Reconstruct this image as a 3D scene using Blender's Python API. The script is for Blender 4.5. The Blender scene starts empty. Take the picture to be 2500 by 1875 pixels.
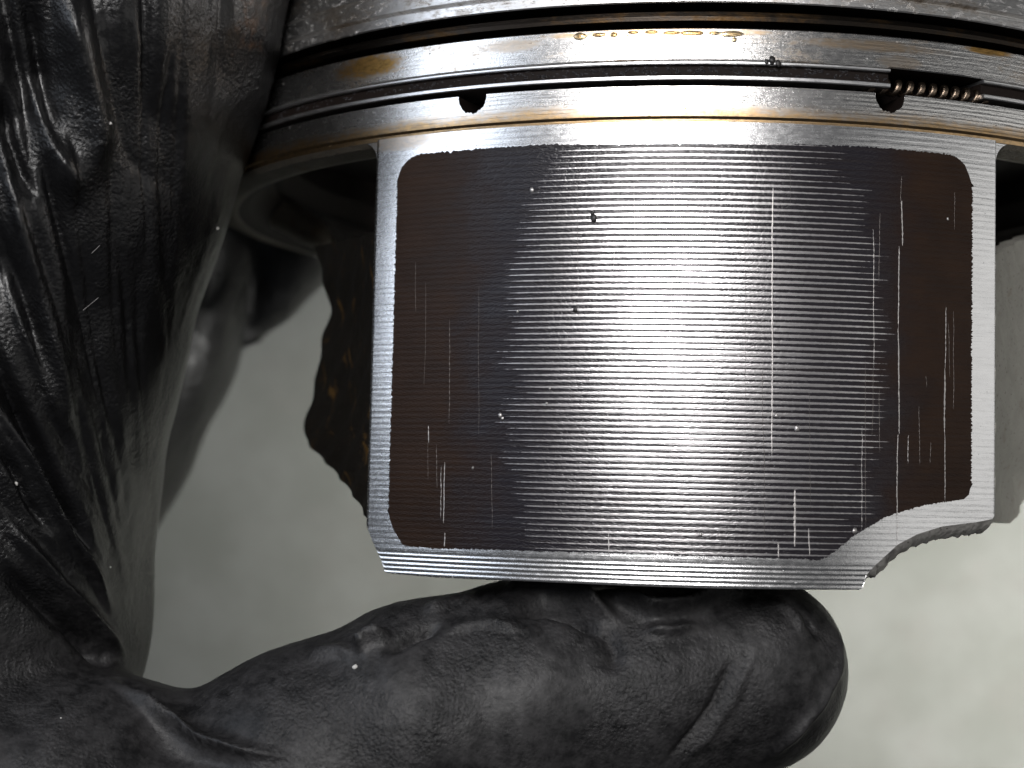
import bpy, math, random
import numpy as np
from mathutils import Matrix, Vector

random.seed(4)
rng = np.random.default_rng(4)
sc = bpy.context.scene
MM = 0.001
H = 82.0                      # height of the piston axis above the floor (mm)

# ------------------------------------------------------------------ camera
F, D, X0, TILT, ROLL = 3836.06, 145.41, 15.09, 0.0627, 0.0225
cam = bpy.data.cameras.new('camera')
cam.sensor_width = 36.0
cam.lens = 36.0 * F / 2500.0
cam.clip_start = 0.005
cam.clip_end = 20
cam.dof.use_dof = True
cam.dof.focus_distance = 0.1055
cam.dof.aperture_fstop = 42
camo = bpy.data.objects.new('camera', cam)
camo.location = (0, 0, (D + H) * MM)
sc.collection.objects.link(camo)
sc.camera = camo

# ------------------------------------------------------------------ world, lamps, exposure
w = bpy.data.worlds.new('World')
sc.world = w
w.use_nodes = True
w.node_tree.nodes['Background'].inputs[0].default_value = (0.92, 0.95, 1.0, 1)
w.node_tree.nodes['Background'].inputs[1].default_value = 0.045


def area(name, loc, target, sx, sy, power, col, spread=180):
    l = bpy.data.lights.new(name, 'AREA')
    l.shape = 'RECTANGLE'
    l.size, l.size_y = sx * MM, sy * MM
    l.energy = power
    l.color = col
    l.spread = math.radians(spread)
    o = bpy.data.objects.new(name, l)
    o.location = Vector(loc) * MM
    o.rotation_euler = (Vector(target) - Vector(loc)).to_track_quat('-Z', 'Y').to_euler()
    sc.collection.objects.link(o)


area('key_lamp', (-22, 78, H + 225), (4, 10, H + 40), 58, 84, 0.42, (1.0, 0.98, 0.97))
area('left_lamp', (-205, 95, H + 135), (-25, 0, H + 30), 140, 140, 0.20, (0.80, 0.88, 1.0))
area('right_lamp', (125, 10, H + 82), (30, 0, H + 32), 60, 150, 0.022, (1.0, 0.985, 0.95))
area('floor_fill', (270, -130, H + 70), (100, -42, 0), 110, 150, 0.30, (1.0, 0.99, 0.95), 34)  # added narrow fill that brightens only the floor at right

sc.view_settings.view_transform = 'Standard'
sc.view_settings.look = 'None'
sc.view_settings.exposure = 0.0
sc.view_settings.gamma = 1.0

# ------------------------------------------------------------------ frames of reference
TH0 = math.radians(-5.7)       # the skirt faces this way round the axis
U = np.array([math.sin(ROLL) * math.cos(TILT), math.cos(ROLL) * math.cos(TILT), -math.sin(TILT)])
E0 = np.array([0, 0, 1.]) - U * U[2]
E0 /= np.linalg.norm(E0)
S0 = np.cross(U, E0)
ES = E0 * math.cos(TH0) + S0 * math.sin(TH0)     # skirt normal
SS = np.cross(U, ES)
AX = np.array([X0, 0, 0.])
ZB = -16.0                     # piston base on its axis


def ray(px, py):
    return np.array([0, 0, D]), np.array([(px - 1250) / F, (937.5 - py) / F, -1.0])


def on_cyl(px, py, r=43.0):
    """angle (rad) and height on the piston's cylinder seen at a photo point"""
    o, d = ray(px, py)
    o = o - AX
    a, b = o - U * (o @ U), d - U * (d @ U)
    A, B, C = b @ b, 2 * a @ b, a @ a - r * r
    t = (-B - math.sqrt(max(B * B - 4 * A * C, 0))) / (2 * A)
    P = o + d * t
    return math.atan2(P @ SS, P @ ES), P @ U


def on_plane(px, py, yl):
    """piston-local point on the plane local y = yl"""
    o, d = ray(px, py)
    o = o - AX
    t = (-yl - o @ ES) / (d @ ES)
    P = o + d * t
    return np.array([P @ SS, -(P @ ES), P @ U])


def at(px, py, Z):
    """point of the place seen at a photo point, Z mm above the axis level"""
    return np.array([(px - 1250) * (D - Z) / F, (937.5 - py) * (D - Z) / F, Z])


# ------------------------------------------------------------------ mesh helpers
def link(o, parent=None):
    sc.collection.objects.link(o)
    if parent is not None:
        o.parent = parent
    return o


def mesh_obj(name, verts, faces, mat, parent=None, uvs=None, smooth=True):
    me = bpy.data.meshes.new(name)
    me.from_pydata([tuple(v) for v in np.asarray(verts, float) * MM], [], faces)
    if uvs is not None:
        lay = me.uv_layers.new(name='UVMap')
        idx = np.empty(len(me.loops), np.int32)
        me.loops.foreach_get('vertex_index', idx)
        lay.data.foreach_set('uv', np.asarray(uvs, np.float32)[idx].ravel())
    me.polygons.foreach_set('use_smooth', np.full(len(me.polygons), smooth))
    me.materials.append(mat)
    me.update()
    return link(bpy.data.objects.new(name, me), parent)


class Sheets:
    """collects grids of points (n,m,3) with uv (n,m,2) into one mesh"""
    def __init__(s):
        s.v, s.f, s.u, s.n = [], [], [], 0

    def grid(s, P, UV=None, flip=False, close=False):
        n, m = P.shape[:2]
        i = np.arange(n * m).reshape(n, m)
        if close:
            i = np.concatenate([i, i[:, :1]], 1)
        q = np.stack([i[:-1, :-1], i[:-1, 1:], i[1:, 1:], i[1:, :-1]], -1).reshape(-1, 4)
        pts = P.reshape(-1, 3)
        a = pts[q]
        ar = np.linalg.norm(np.cross(a[:, 2] - a[:, 0], a[:, 3] - a[:, 1]), axis=1)
        q = q[ar > 1e-7]
        if flip:
            q = q[:, ::-1]
        s.v.append(pts)
        s.u.append(np.zeros((n * m, 2)) if UV is None else UV.reshape(-1, 2))
        s.f.append(q + s.n)
        s.n += n * m

    def build(s, name, mat, parent=None, smooth=True, zoff=0.0):
        v = np.concatenate(s.v) + np.array([0, 0, zoff])
        return mesh_obj(name, v, np.concatenate(s.f).tolist(), mat, parent, np.concatenate(s.u), smooth)


def cyl_pts(th, z, r):
    th, z, r = np.broadcast_arrays(th, z, r)
    return np.stack([r * np.sin(th), -r * np.cos(th), z], -1), np.stack([th * 43.0, z], -1)


def tag(o, label, cat, group=None, kind=None):
    if label:
        o['label'] = label
    if cat:
        o['category'] = cat
    if group:
        o['group'] = group
    if kind:
        o['kind'] = kind
    return o


# ------------------------------------------------------------------ material helpers
class NT:
    def __init__(s, name):
        s.m = bpy.data.materials.new(name)
        s.m.use_nodes = True
        s.t = s.m.node_tree
        s.b = s.t.nodes['Principled BSDF']

    def node(s, typ, **kw):
        n = s.t.nodes.new(typ)
        for k, v in kw.items():
            setattr(n, k, v)
        return n

    def put(s, sock, val):
        if isinstance(val, bpy.types.NodeSocket):
            s.t.links.new(val, sock)
        elif val is not None:
            if hasattr(sock.default_value, '__len__') and not hasattr(val, '__len__'):
                val = (val,) * len(sock.default_value)
            elif hasattr(sock.default_value, '__len__') and len(sock.default_value) == 4 and len(val) == 3:
                val = tuple(val) + (1,)
            sock.default_value = val

    def math(s, op, a, b=None, c=None, clamp=False):
        n = s.node('ShaderNodeMath', operation=op, use_clamp=clamp)
        for i, x in enumerate((a, b, c)):
            s.put(n.inputs[i], x)
        return n.outputs[0]

    def uv(s):
        return s.node('ShaderNodeTexCoord').outputs['UV']

    def obj(s):
        v = s.node('ShaderNodeVectorMath', operation='SCALE')
        s.put(v.inputs[0], s.node('ShaderNodeTexCoord').outputs['Object'])
        v.inputs['Scale'].default_value = 1000
        return v.outputs[0]

    def scale(s, vec, sx, sy, sz=1.0, loc=(0, 0, 0)):
        n = s.node('ShaderNodeMapping')
        s.put(n.inputs[0], vec)
        n.inputs['Scale'].default_value = (sx, sy, sz)
        n.inputs['Location'].default_value = loc
        return n.outputs[0]

    def noise(s, vec, sc_, detail=3, rough=0.55, dist=0.0, fac=True):
        n = s.node('ShaderNodeTexNoise')
        s.put(n.inputs['Vector'], vec)
        n.inputs['Scale'].default_value = sc_
        n.inputs['Detail'].default_value = detail
        n.inputs['Roughness'].default_value = rough
        n.inputs['Distortion'].default_value = dist
        return n.outputs[0 if fac else 1]

    def voro(s, vec, sc_, feature='F1', out=0, rand=1.0):
        n = s.node('ShaderNodeTexVoronoi', feature=feature)
        s.put(n.inputs['Vector'], vec)
        n.inputs['Scale'].default_value = sc_
        n.inputs['Randomness'].default_value = rand
        return n.outputs[out]

    def step(s, x, lo, hi, a=0.0, b=1.0):
        n = s.node('ShaderNodeMapRange', interpolation_type='SMOOTHSTEP')
        s.put(n.inputs[0], x)
        for i, v in enumerate((lo, hi, a, b)):
            s.put(n.inputs[i + 1], v)
        return n.outputs[0]

    def mix(s, f, a, b):
        n = s.node('ShaderNodeMix', data_type='RGBA')
        s.put(n.inputs[0], f)
        s.put(n.inputs[6], a)
        s.put(n.inputs[7], b)
        return n.outputs[2]

    def fmix(s, f, a, b):
        n = s.node('ShaderNodeMix', data_type='FLOAT')
        s.put(n.inputs[0], f)
        s.put(n.inputs[2], a)
        s.put(n.inputs[3], b)
        return n.outputs[0]

    def sep(s, v):
        n = s.node('ShaderNodeSeparateXYZ')
        s.put(n.inputs[0], v)
        return n.outputs

    def bump(s, h, dist_mm, strength=1.0, normal=None):
        n = s.node('ShaderNodeBump')
        s.put(n.inputs['Height'], h)
        n.inputs['Distance'].default_value = dist_mm * MM
        s.put(n.inputs['Strength'], strength)
        if normal is not None:
            s.put(n.inputs['Normal'], normal)
        return n.outputs[0]

    def set(s, **kw):
        for k, v in kw.items():
            s.put(s.b.inputs[k.replace('_', ' ')], v)
        return s.m


def band(n, v, lo, hi, soft):
    """1 between lo and hi, soft shoulders"""
    return n.math('MULTIPLY', n.step(v, lo - soft, lo + soft), n.step(v, hi - soft, hi + soft, 1, 0))


def metal(name, base=(0.80, 0.79, 0.78), rough=0.33, stain=0.0, edge=None, specks=0.5, brush=0.6,
          stain_col=(0.50, 0.30, 0.10), blot=None, dirt=0.0, bump=0.022):
    n = NT(name)
    uv = n.uv()
    u, v, _ = n.sep(uv)
    col = n.mix(n.noise(n.scale(uv, 0.25, 0.9), 1.0, 5), tuple(c * 0.80 for c in base), base)
    streak = n.noise(n.scale(uv, 0.35, 9.0), 1.0, 4, 0.6)
    col = n.mix(n.step(streak, 0.52, 0.75, 0, 0.35), col, tuple(c * 0.55 for c in base))
    big = n.noise(n.scale(uv, 0.16, 0.45, loc=(3.1, 7.7, 0)), 1.0, 6, 0.62)
    fine = n.noise(n.scale(uv, 1.0, 2.2), 1.6, 5, 0.7)
    s = n.math('ADD', n.math('MULTIPLY', big, 0.62), n.math('MULTIPLY', fine, 0.38))
    m = n.step(s, 0.60 - 0.22 * stain, 0.74 - 0.18 * stain)
    m = n.math('MULTIPLY', m, min(1.0, stain * 1.4))
    if edge:                                     # a stained line along an edge, ragged
        zz = n.math('ADD', v, n.math('MULTIPLY', n.math('SUBTRACT', s, 0.5), edge[2]))
        eb = n.math('MULTIPLY', n.step(zz, edge[0], edge[1], 1, 0), edge[3])
        m = n.math('MAXIMUM', m, eb)
    if blot:
        for (bu, bv, ru, rv, k) in blot:
            du = n.math('DIVIDE', n.math('SUBTRACT', u, bu), ru)
            dv = n.math('DIVIDE', n.math('SUBTRACT', v, bv), rv)
            q = n.math('ADD', n.math('MULTIPLY', du, du), n.math('MULTIPLY', dv, dv))
            q = n.math('ADD', q, n.math('MULTIPLY', n.math('SUBTRACT', s, 0.5), 4.0))
            m = n.math('MAXIMUM', m, n.math('MULTIPLY', n.step(q, 0.2, 1.3, 1, 0), k))
    tint = n.mix(n.step(fine, 0.35, 0.7), stain_col, tuple(c * 0.45 for c in stain_col))
    col = n.mix(m, col, tint)
    # dark pits and carbon specks
    vd = n.voro(n.scale(uv, 1.0, 1.25), 1.5)
    vd = n.math('ADD', vd, n.math('MULTIPLY', fine, 0.28))
    gate = n.step(n.noise(n.scale(uv, 0.5, 0.9, loc=(9, 2, 0)), 1.0, 4), 0.50, 0.62)
    pit = n.math('MULTIPLY', n.step(vd, 0.215, 0.265, 1, 0), gate)
    pit = n.math('MULTIPLY', pit, specks)
    if dirt:
        dm = n.step(n.noise(n.scale(uv, 0.8, 1.5, loc=(1, 5, 0)), 1.5, 7, 0.72), 0.62 - 0.2 * dirt, 0.74 - 0.16 * dirt)
        pit = n.math('MAXIMUM', pit, n.math('MULTIPLY', dm, 0.85))
    col = n.mix(pit, col, (0.035, 0.026, 0.02))
    ro = n.math('ADD', rough, n.math('MULTIPLY', n.math('SUBTRACT', fine, 0.5), 0.22))
    ro = n.math('ADD', ro, n.math('MULTIPLY', m, 0.12))
    ro = n.fmix(pit, ro, 0.7)
    h = n.math('ADD', n.math('MULTIPLY', streak, brush), n.math('MULTIPLY', n.noise(uv, 5.0, 4, 0.65), 0.45))
    h = n.math('SUBTRACT', h, n.math('MULTIPLY', pit, 0.8))
    return n.set(Base_Color=col, Metallic=n.fmix(pit, 1.0, 0.0), Roughness=ro, Normal=n.bump(h, bump))


PITCH = 0.395                   # turned groove pitch of the skirt (mm)
PH0 = 0.10


def skirt_relief(z, amp):
    ph = (z - PH0) / PITCH * 2 * math.pi
    return amp * np.cos(ph)


def coating_material():
    n = NT('graphite_skirt_coating')
    uv = n.uv()
    u, v, _ = n.sep(uv)
    wob = n.noise(n.scale(uv, 0.5, 3.0), 1.0, 4, 0.6)
    wobf = n.noise(n.scale(uv, 3.0, 5.0), 1.0, 3, 0.6)
    ph = n.math('DIVIDE', n.math('SUBTRACT', v, PH0), PITCH)
    fr = n.math('PINGPONG', ph, 0.5)             # 0 on a ridge, 0.5 in a groove
    # wear grows from the edge of a barrel shaped contact patch to its middle
    du = n.math('ABSOLUTE', n.math('DIVIDE', n.math('SUBTRACT', u, 1.0), 13.1))
    dv = n.math('ABSOLUTE', n.math('DIVIDE', n.math('ADD', v, 1.2), 18.5))
    q = n.math('ADD', n.math('POWER', du, 2.2), n.math('POWER', dv, 2.4))
    big = n.noise(n.scale(uv, 0.16, 0.16, loc=(4, 1, 0)), 1.0, 3)
    wear = n.math('SUBTRACT', 1.0, q)
    wear = n.math('ADD', wear, n.math('MULTIPLY', n.math('SUBTRACT', big, 0.5), 0.35))
    wear = n.math('ADD', wear, n.math('MULTIPLY', n.math('SUBTRACT', wob, 0.5), 0.22))
    perline = n.noise(n.scale(uv, 0.05, 2.53, loc=(5, 3, 0)), 1.0, 2, 0.5)
    patch = n.noise(n.scale(uv, 0.30, 0.42, loc=(8, 6, 0)), 1.0, 5, 0.62)
    wear = n.math('ADD', wear, n.math('MULTIPLY', n.math('SUBTRACT', perline, 0.5), 0.6))
    wear = n.math('ADD', wear, n.math('MULTIPLY', n.math('SUBTRACT', patch, 0.5), 0.55))
    width = n.math('MULTIPLY', n.math('POWER', n.math('MAXIMUM', wear, 0.0), 1.35), 0.27)
    width = n.math('ADD', n.math('ADD', width, n.math('MULTIPLY', n.step(wear, 0.0, 0.3), 0.055)), n.math('MULTIPLY', n.math('SUBTRACT', wobf, 0.5), 0.15))
    edge = n.math('SUBTRACT', width, fr)
    m = n.math('MULTIPLY', n.step(edge, -0.025, 0.035), n.step(wear, 0.0, 0.06))
    # colours: brown film at the sides, blacker where it has been polished
    side = n.noise(n.scale(uv, 0.22, 0.30), 1.0, 5, 0.6)
    brown = n.mix(side, (0.0065, 0.0036, 0.0028), (0.030, 0.0160, 0.0095))
    au = n.math('ABSOLUTE', n.math('SUBTRACT', u, 0.2))
    pol = n.math('ADD', au, n.math('MULTIPLY', n.math('SUBTRACT', side, 0.5), 7.0))
    base = n.mix(n.step(pol, 11.0, 17.5), (0.013, 0.0115, 0.015), brown)
    strip = n.noise(n.scale(uv, 0.15, 5.0, loc=(2, 2, 0)), 1.0, 4)
    base = n.mix(n.step(strip, 0.45, 0.7, 0, 0.45), base, (0.014, 0.010, 0.009))
    base = n.mix(m, base, n.mix(wobf, (0.50, 0.48, 0.49), (0.68, 0.66, 0.67)))
    crack = n.voro(n.scale(uv, 1.0, 2.4), 2.4, 'DISTANCE_TO_EDGE')
    grain = n.noise(n.scale(uv, 1.0, 1.8), 6.0, 5, 0.7)
    h = n.math('ADD', n.math('MULTIPLY', grain, 0.7), n.math('MULTIPLY', n.step(crack, 0.0, 0.25), 0.35))
    vert = n.noise(n.scale(uv, 7.0, 0.12), 1.0, 3, 0.6)
    h = n.math('ADD', h, n.math('MULTIPLY', vert, 0.12))
    h = n.math('ADD', h, n.math('MULTIPLY', m, -0.25))
    ro = n.math('ADD', 0.215, n.math('MULTIPLY', n.math('SUBTRACT', grain, 0.5), 0.25))
    ro = n.math('ADD', ro, n.step(pol, 11.0, 19.0, 0, 0.16))
    ro = n.fmix(m, ro, 0.29)
    return n.set(Base_Color=base, Metallic=m, Roughness=ro, Normal=n.bump(h, 0.020, n.math('SUBTRACT', 1.0, n.math('MULTIPLY', m, 0.65))), Specular_IOR_Level=n.step(pol, 9.0, 16.0, 0.40, 0.12))


def glove_material():
    n = NT('black_nitrile_glove')
    p = n.obj()
    big = n.noise(p, 0.10, 4)
    col = n.mix(big, (0.0025, 0.0025, 0.0028), (0.0055, 0.0055, 0.0062))
    dust = n.noise(p, 1.1, 8, 0.75)
    px, py, pz = n.sep(p)
    thumb_grey = n.math('ADD', n.math('ADD', n.math('MULTIPLY', px, 0.25), n.math('MULTIPLY', n.math('SUBTRACT', dust, 0.5), 14.0)), n.math('MULTIPLY', py, -1.0))
    thumb_grey = n.step(thumb_grey, 3.0, 16.0)             # thumb greyed for the broad light on it, with smudgy mottling
    col = n.mix(n.step(dust, 0.58, 0.82, 0, 0.10), col, (0.045, 0.042, 0.041))
    mott = n.noise(p, 0.34, 6, 0.68, 0.4)
    film = n.math('ADD', n.math('MULTIPLY', dust, 0.5), n.math('MULTIPLY', mott, 0.5))
    col = n.mix(thumb_grey, col, n.mix(n.step(film, 0.36, 0.64), (0.005, 0.005, 0.0055), (0.033, 0.032, 0.033)))
    fine = n.voro(p, 4.2, 'SMOOTH_F1')
    gr = n.noise(p, 3.0, 6, 0.68, 0.6)
    h = n.math('ADD', n.math('MULTIPLY', fine, 0.8), n.math('MULTIPLY', gr, 1.0))
    cr = n.noise(n.scale(p, 1.0, 0.35, 1.0), 1.2, 5, 0.6, 0.8)
    h = n.math('ADD', h, n.math('MULTIPLY', cr, 0.5))
    amt = n.step(n.noise(p, 0.16, 3), 0.38, 0.64, 0.18, 1.0)
    # greasy rust smear by the ring belt
    c = at(700, 75, 34)
    d = n.node('ShaderNodeVectorMath', operation='DISTANCE')
    n.put(d.inputs[0], n.scale(p, 1.0, 0.62, 1.0))
    d.inputs[1].default_value = (c[0], c[1] * 0.62, c[2] + H)
    sm = n.math('MULTIPLY', n.step(n.math('ADD', d.outputs['Value'], n.math('MULTIPLY', n.math('SUBTRACT', dust, 0.5), 9.0)), 1.0, 3.6, 1, 0), 0.8)
    col = n.mix(sm, col, (0.10, 0.050, 0.022))
    ro = n.math('ADD', n.fmix(thumb_grey, 0.35, 0.48), n.math('MULTIPLY', n.math('SUBTRACT', gr, 0.5), 0.30))
    return n.set(Base_Color=col, Roughness=ro, Specular_IOR_Level=n.fmix(thumb_grey, 0.56, 0.27),
                 Normal=n.bump(h, 0.085, amt))


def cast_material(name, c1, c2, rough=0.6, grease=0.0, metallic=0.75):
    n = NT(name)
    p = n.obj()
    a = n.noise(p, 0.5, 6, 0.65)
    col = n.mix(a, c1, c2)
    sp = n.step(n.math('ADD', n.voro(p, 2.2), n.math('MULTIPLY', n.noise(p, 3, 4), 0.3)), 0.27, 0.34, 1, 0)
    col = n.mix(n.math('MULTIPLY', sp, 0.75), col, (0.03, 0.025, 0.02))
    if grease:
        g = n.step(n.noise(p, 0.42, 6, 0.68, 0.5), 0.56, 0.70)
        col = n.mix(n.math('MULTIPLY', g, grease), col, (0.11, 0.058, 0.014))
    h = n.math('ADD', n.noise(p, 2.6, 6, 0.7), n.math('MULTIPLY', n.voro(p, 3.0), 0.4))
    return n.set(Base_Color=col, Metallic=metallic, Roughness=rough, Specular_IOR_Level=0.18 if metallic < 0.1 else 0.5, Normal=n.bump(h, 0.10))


def plain(name, col, rough=0.5, metallic=0.0, bump=0.0, scale=4.0, spec=0.5):
    n = NT(name)
    p = n.obj()
    a = n.noise(p, scale, 5, 0.65)
    c = n.mix(a, tuple(x * 0.65 for x in col), tuple(min(1, x * 1.2) for x in col))
    n.set(Base_Color=c, Roughness=rough, Metallic=metallic, Specular_IOR_Level=spec)
    if bump:
        n.set(Normal=n.bump(n.noise(p, scale * 1.6, 6, 0.7), bump))
    return n.m


def floor_material():
    n = NT('pale_speckled_floor')
    p = n.obj()
    a = n.noise(p, 0.055, 5, 0.6)
    b = n.noise(n.scale(p, 1, 1, 1, loc=(31, 12, 5)), 0.09, 4, 0.6)
    col = n.mix(n.step(a, 0.35, 0.68), (0.142, 0.146, 0.132), (0.174, 0.177, 0.165))
    col = n.mix(n.step(b, 0.52, 0.72, 0, 0.25), col, (0.166, 0.156, 0.146))
    col = n.mix(n.step(n.noise(p, 0.13, 5, 0.7), 0.60, 0.75, 0, 0.30), col, (0.118, 0.123, 0.105))
    return n.set(Base_Color=col, Roughness=0.9, Specular_IOR_Level=0.1)


b1 = on_cyl(890, 165)
M_LAND = metal('stained_aluminium_land', stain=0.50, specks=0.9, rough=0.25,
               blot=[(b1[0] * 43, b1[1], 3.3, 1.0, 1.0), (on_cyl(1610, 84)[0] * 43, 20.62, 8.0, 0.34, 0.8), (on_cyl(1240, 105)[0] * 43, 20.2, 2.4, 0.5, 0.45),
                       (on_cyl(2130, 115)[0] * 43, 20.15, 5.5, 0.42, 0.6), (on_cyl(2420, 130)[0] * 43, 20.7, 2.2, 0.3, 1.0), (on_cyl(2200, 160)[0] * 43, 19.2, 1.6, 0.5, 0.4)])
M_LOW = metal('turned_aluminium_land', stain=0.25, edge=(14.95, 16.1, 2.6, 0.85), specks=0.9, rough=0.25, brush=0.9)
M_CROWN = metal('carboned_aluminium_crown', stain=0.55, specks=1.0, rough=0.36, dirt=0.38, stain_col=(0.36, 0.27, 0.18))
M_SKIRT = metal('turned_aluminium_skirt', base=(0.82, 0.82, 0.83), stain=0.05, specks=0.35, rough=0.26, brush=0.8, bump=0.013,
                blot=[(on_cyl(985, 345)[0] * 43, on_cyl(985, 345)[1], 3.4, 0.7, 0.45)])
M_COAT = coating_material()
M_RAIL = metal('bright_steel_rail', base=(0.88, 0.88, 0.89), stain=0.08, specks=0.6, rough=0.36, brush=0.5)
M_CHAN = plain('black_sooty_channel', (0.014, 0.012, 0.014), 0.28, 0.0, 0.20, 3.2, 0.6)
M_RING = metal('dark_compression_ring', base=(0.030, 0.025, 0.021), stain=0.6, specks=0.4, rough=0.36, stain_col=(0.10, 0.055, 0.02))
M_SPRING = plain('oily_spring_steel', (0.24, 0.185, 0.14), 0.32, 1.0, 0.03, 4.0)
M_SCRATCH = plain('bare_scratched_metal', (0.50, 0.48, 0.47), 0.42, 0.85, 0.02, 6.0)
M_FAINT = plain('shallow_scratch', (0.17, 0.155, 0.145), 0.42, 0.7, 0.02, 6.0)
M_CAST = cast_material('grey_cast_aluminium', (0.24, 0.23, 0.205), (0.40, 0.39, 0.35), 0.6, 0.35, 0.3)
M_EDGE = cast_material('rough_sawn_edge', (0.22, 0.21, 0.20), (0.40, 0.39, 0.37), 0.6, 0.15, 0.15)
M_FARRIB = cast_material('stained_far_casting', (0.09, 0.078, 0.060), (0.20, 0.175, 0.14), 0.55, 0.6, 0.3)
M_GREASY_SHADE = cast_material('greasy_shaded_casting', (0.0035, 0.0028, 0.0022), (0.011, 0.008, 0.0055), 0.55, 0.7, 0.0)  # grease streaks over a near-black base that holds the recess shade
M_SOOT_SHADE = plain('soot_and_shade', (0.010, 0.007, 0.006), 0.6, 0.0, 0.05, 3.0, 0.10)  # oil ring soot; in grooves and belt underside, shade put into the colour
M_GLOVE = glove_material()
M_DUST = plain('white_dust', (0.50, 0.49, 0.47), 0.6)
M_LINT = plain('grey_lint', (0.30, 0.29, 0.29), 0.6)
M_GRIT = plain('black_grit', (0.012, 0.010, 0.010), 0.5)
M_OIL = NT('amber_oil').set(Base_Color=(0.98, 0.80, 0.48), Roughness=0.04, Transmission_Weight=0.9, IOR=1.47)

# ------------------------------------------------------------------ floor
fl = Sheets()
gx = np.linspace(-900, 900, 13)
X, Y = np.meshgrid(gx, gx)
fl.grid(np.stack([X, Y, 0 * X], -1))
floor = fl.build('floor', floor_material())
tag(floor, 'pale off-white mottled surface far below the piston, out of focus', None, kind='structure')

# ------------------------------------------------------------------ piston
base = AX + U * ZB + np.array([0, 0, H])
piston = bpy.data.objects.new('piston', None)
link(piston)
Mx = Matrix(((SS[0], -ES[0], U[0], base[0] * MM), (SS[1], -ES[1], U[1], base[1] * MM),
             (SS[2], -ES[2], U[2], base[2] * MM), (0, 0, 0, 1)))
piston.matrix_world = Mx
piston.empty_display_size = 0.01
tag(piston, 'worn aluminium engine piston with dark coated skirt held in a black glove', 'piston')


def part(sh, name, mat, parent=piston, smooth=True):
    return sh.build(name, mat, parent, smooth, zoff=-ZB)


def to_world(P):
    P = np.asarray(P, float)
    return P[..., :1] * SS - P[..., 1:2] * ES + P[..., 2:3] * U + AX + np.array([0, 0, H])


TH_RING = np.radians(np.unique(np.concatenate([np.arange(-180, -80, 3.0), np.arange(-80, 80, 0.5), np.arange(80, 180, 3.0)])))


def lathe(sh, pts, th, close=True, relief=None):
    """each profile segment gets its own vertices so that its corners stay crisp"""
    for (r0, z0), (r1, z1) in zip(pts[:-1], pts[1:]):
        n = 2
        if relief and abs(r0 - r1) < 0.05 and abs(z1 - z0) > 0.6:
            n = max(2, int(abs(z1 - z0) / relief[1] * 8))
        t = np.linspace(0, 1, n)[:, None]
        z = z0 + (z1 - z0) * t
        r = r0 + (r1 - r0) * t + 0 * th[None, :]
        if n > 2:
            r = r + relief[0] * np.cos(z / relief[1] * 2 * math.pi) * np.sin(math.pi * t) ** 0.3
        P, UV = cyl_pts(th[None, :] + 0 * r, z + 0 * r, r)
        sh.grid(P, UV, close=close)


# crown: land above the compression ring, thin oil groove, flat top
sh = Sheets()
lathe(sh, [(42.70, 22.65), (42.78, 22.73), (42.78, 23.36), (42.66, 23.42), (42.25, 23.46),
           (42.25, 23.62), (42.62, 23.66), (42.70, 23.72), (42.62, 24.9), (42.25, 24.96), (42.25, 25.1), (42.6, 25.16),
           (42.55, 31.0), (41.8, 31.7), (30, 31.75), (0.01, 31.4)], TH_RING)
crown = part(sh, 'crown', M_CROWN)
sh = Sheets()
lathe(sh, [(42.80, 20.885), (39.5, 20.885), (39.5, 22.645), (42.68, 22.645)], TH_RING)
part(sh, 'ring_groove', M_SOOT_SHADE, crown)  # walls blackened for the shade inside the groove
sh = Sheets()
lathe(sh, [(42.82, 18.73), (42.90, 18.80), (42.90, 20.80), (42.82, 20.88)],
      TH_RING, relief=(0.0012, 0.30))
land = part(sh, 'ring_land', M_LAND)

# lower land with two half-round oil drain notches
notch = [on_cyl(1152, 222)[0], on_cyl(2175, 210)[0]]
NW = 1.06 / 43.0
th = np.unique(np.concatenate([TH_RING] + [c + NW * np.sin(np.linspace(-math.pi / 2, math.pi / 2, 41)) for c in notch]
                              + [[c - NW - 2e-4, c + NW + 2e-4] for c in notch]))
ztop = np.full(th.shape, 16.98)
for c in notch:
    k = np.abs(th - c) < NW
    jag = 0.05 * np.sin((th[k] - c) * 43 * 9) + 0.04 * np.sin((th[k] - c) * 43 * 23)
    ztop[k] -= 1.2 * np.sqrt(np.maximum(0, 1 - ((th[k] - c) / NW) ** 2)) ** 0.9 * (1 + jag * 0.8) + 0.05
sh = Sheets()
t = np.linspace(0, 1, 60)[:, None]
zl = 14.97 + (ztop[None, :] - 14.97) * t
zs = 14.97 + (16.98 - 14.97) * t + 0 * zl
zc = np.minimum(zs, ztop[None, :])
rr = 42.90 + 0.003 * np.cos(zc / 0.29 * 2 * math.pi)
P, UV = cyl_pts(th[None, :] + 0 * zc, zc, rr)
sh.grid(P, UV, close=True)
zr = ztop[None, :] * np.ones((2, 1))
lathe(sh, [(42.72, 14.52), (42.75, 14.80), (42.90, 14.97)], TH_RING)
low = part(sh, 'ring_land', M_LOW)
sh = Sheets()
P, UV = cyl_pts(th[None, :] + 0 * zr, zr, np.array([[42.9], [36.5]]))
sh.grid(P, UV, close=True)
lathe(sh, [(39.0, 16.5), (39.0, 18.735), (42.80, 18.735)], TH_RING)
part(sh, 'drain_groove', M_SOOT_SHADE, low)  # groove and notch walls coloured black for the shade in them
sh = Sheets()
lathe(sh, [(0.01, 22.4), (36.2, 22.0), (36.2, 19.5), (37.6, 16.4), (39.4, 14.4), (40.3, 14.02)], TH_RING)
und = part(sh, 'belt_underside', M_SOOT_SHADE)  # near-black colour stands in for shade under the belt
sh = Sheets()
lathe(sh, [(40.3, 14.02), (40.9, 13.98), (42.2, 14.25), (42.72, 14.52)], TH_RING)
part(sh, 'belt_lip', M_FARRIB, und)

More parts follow.
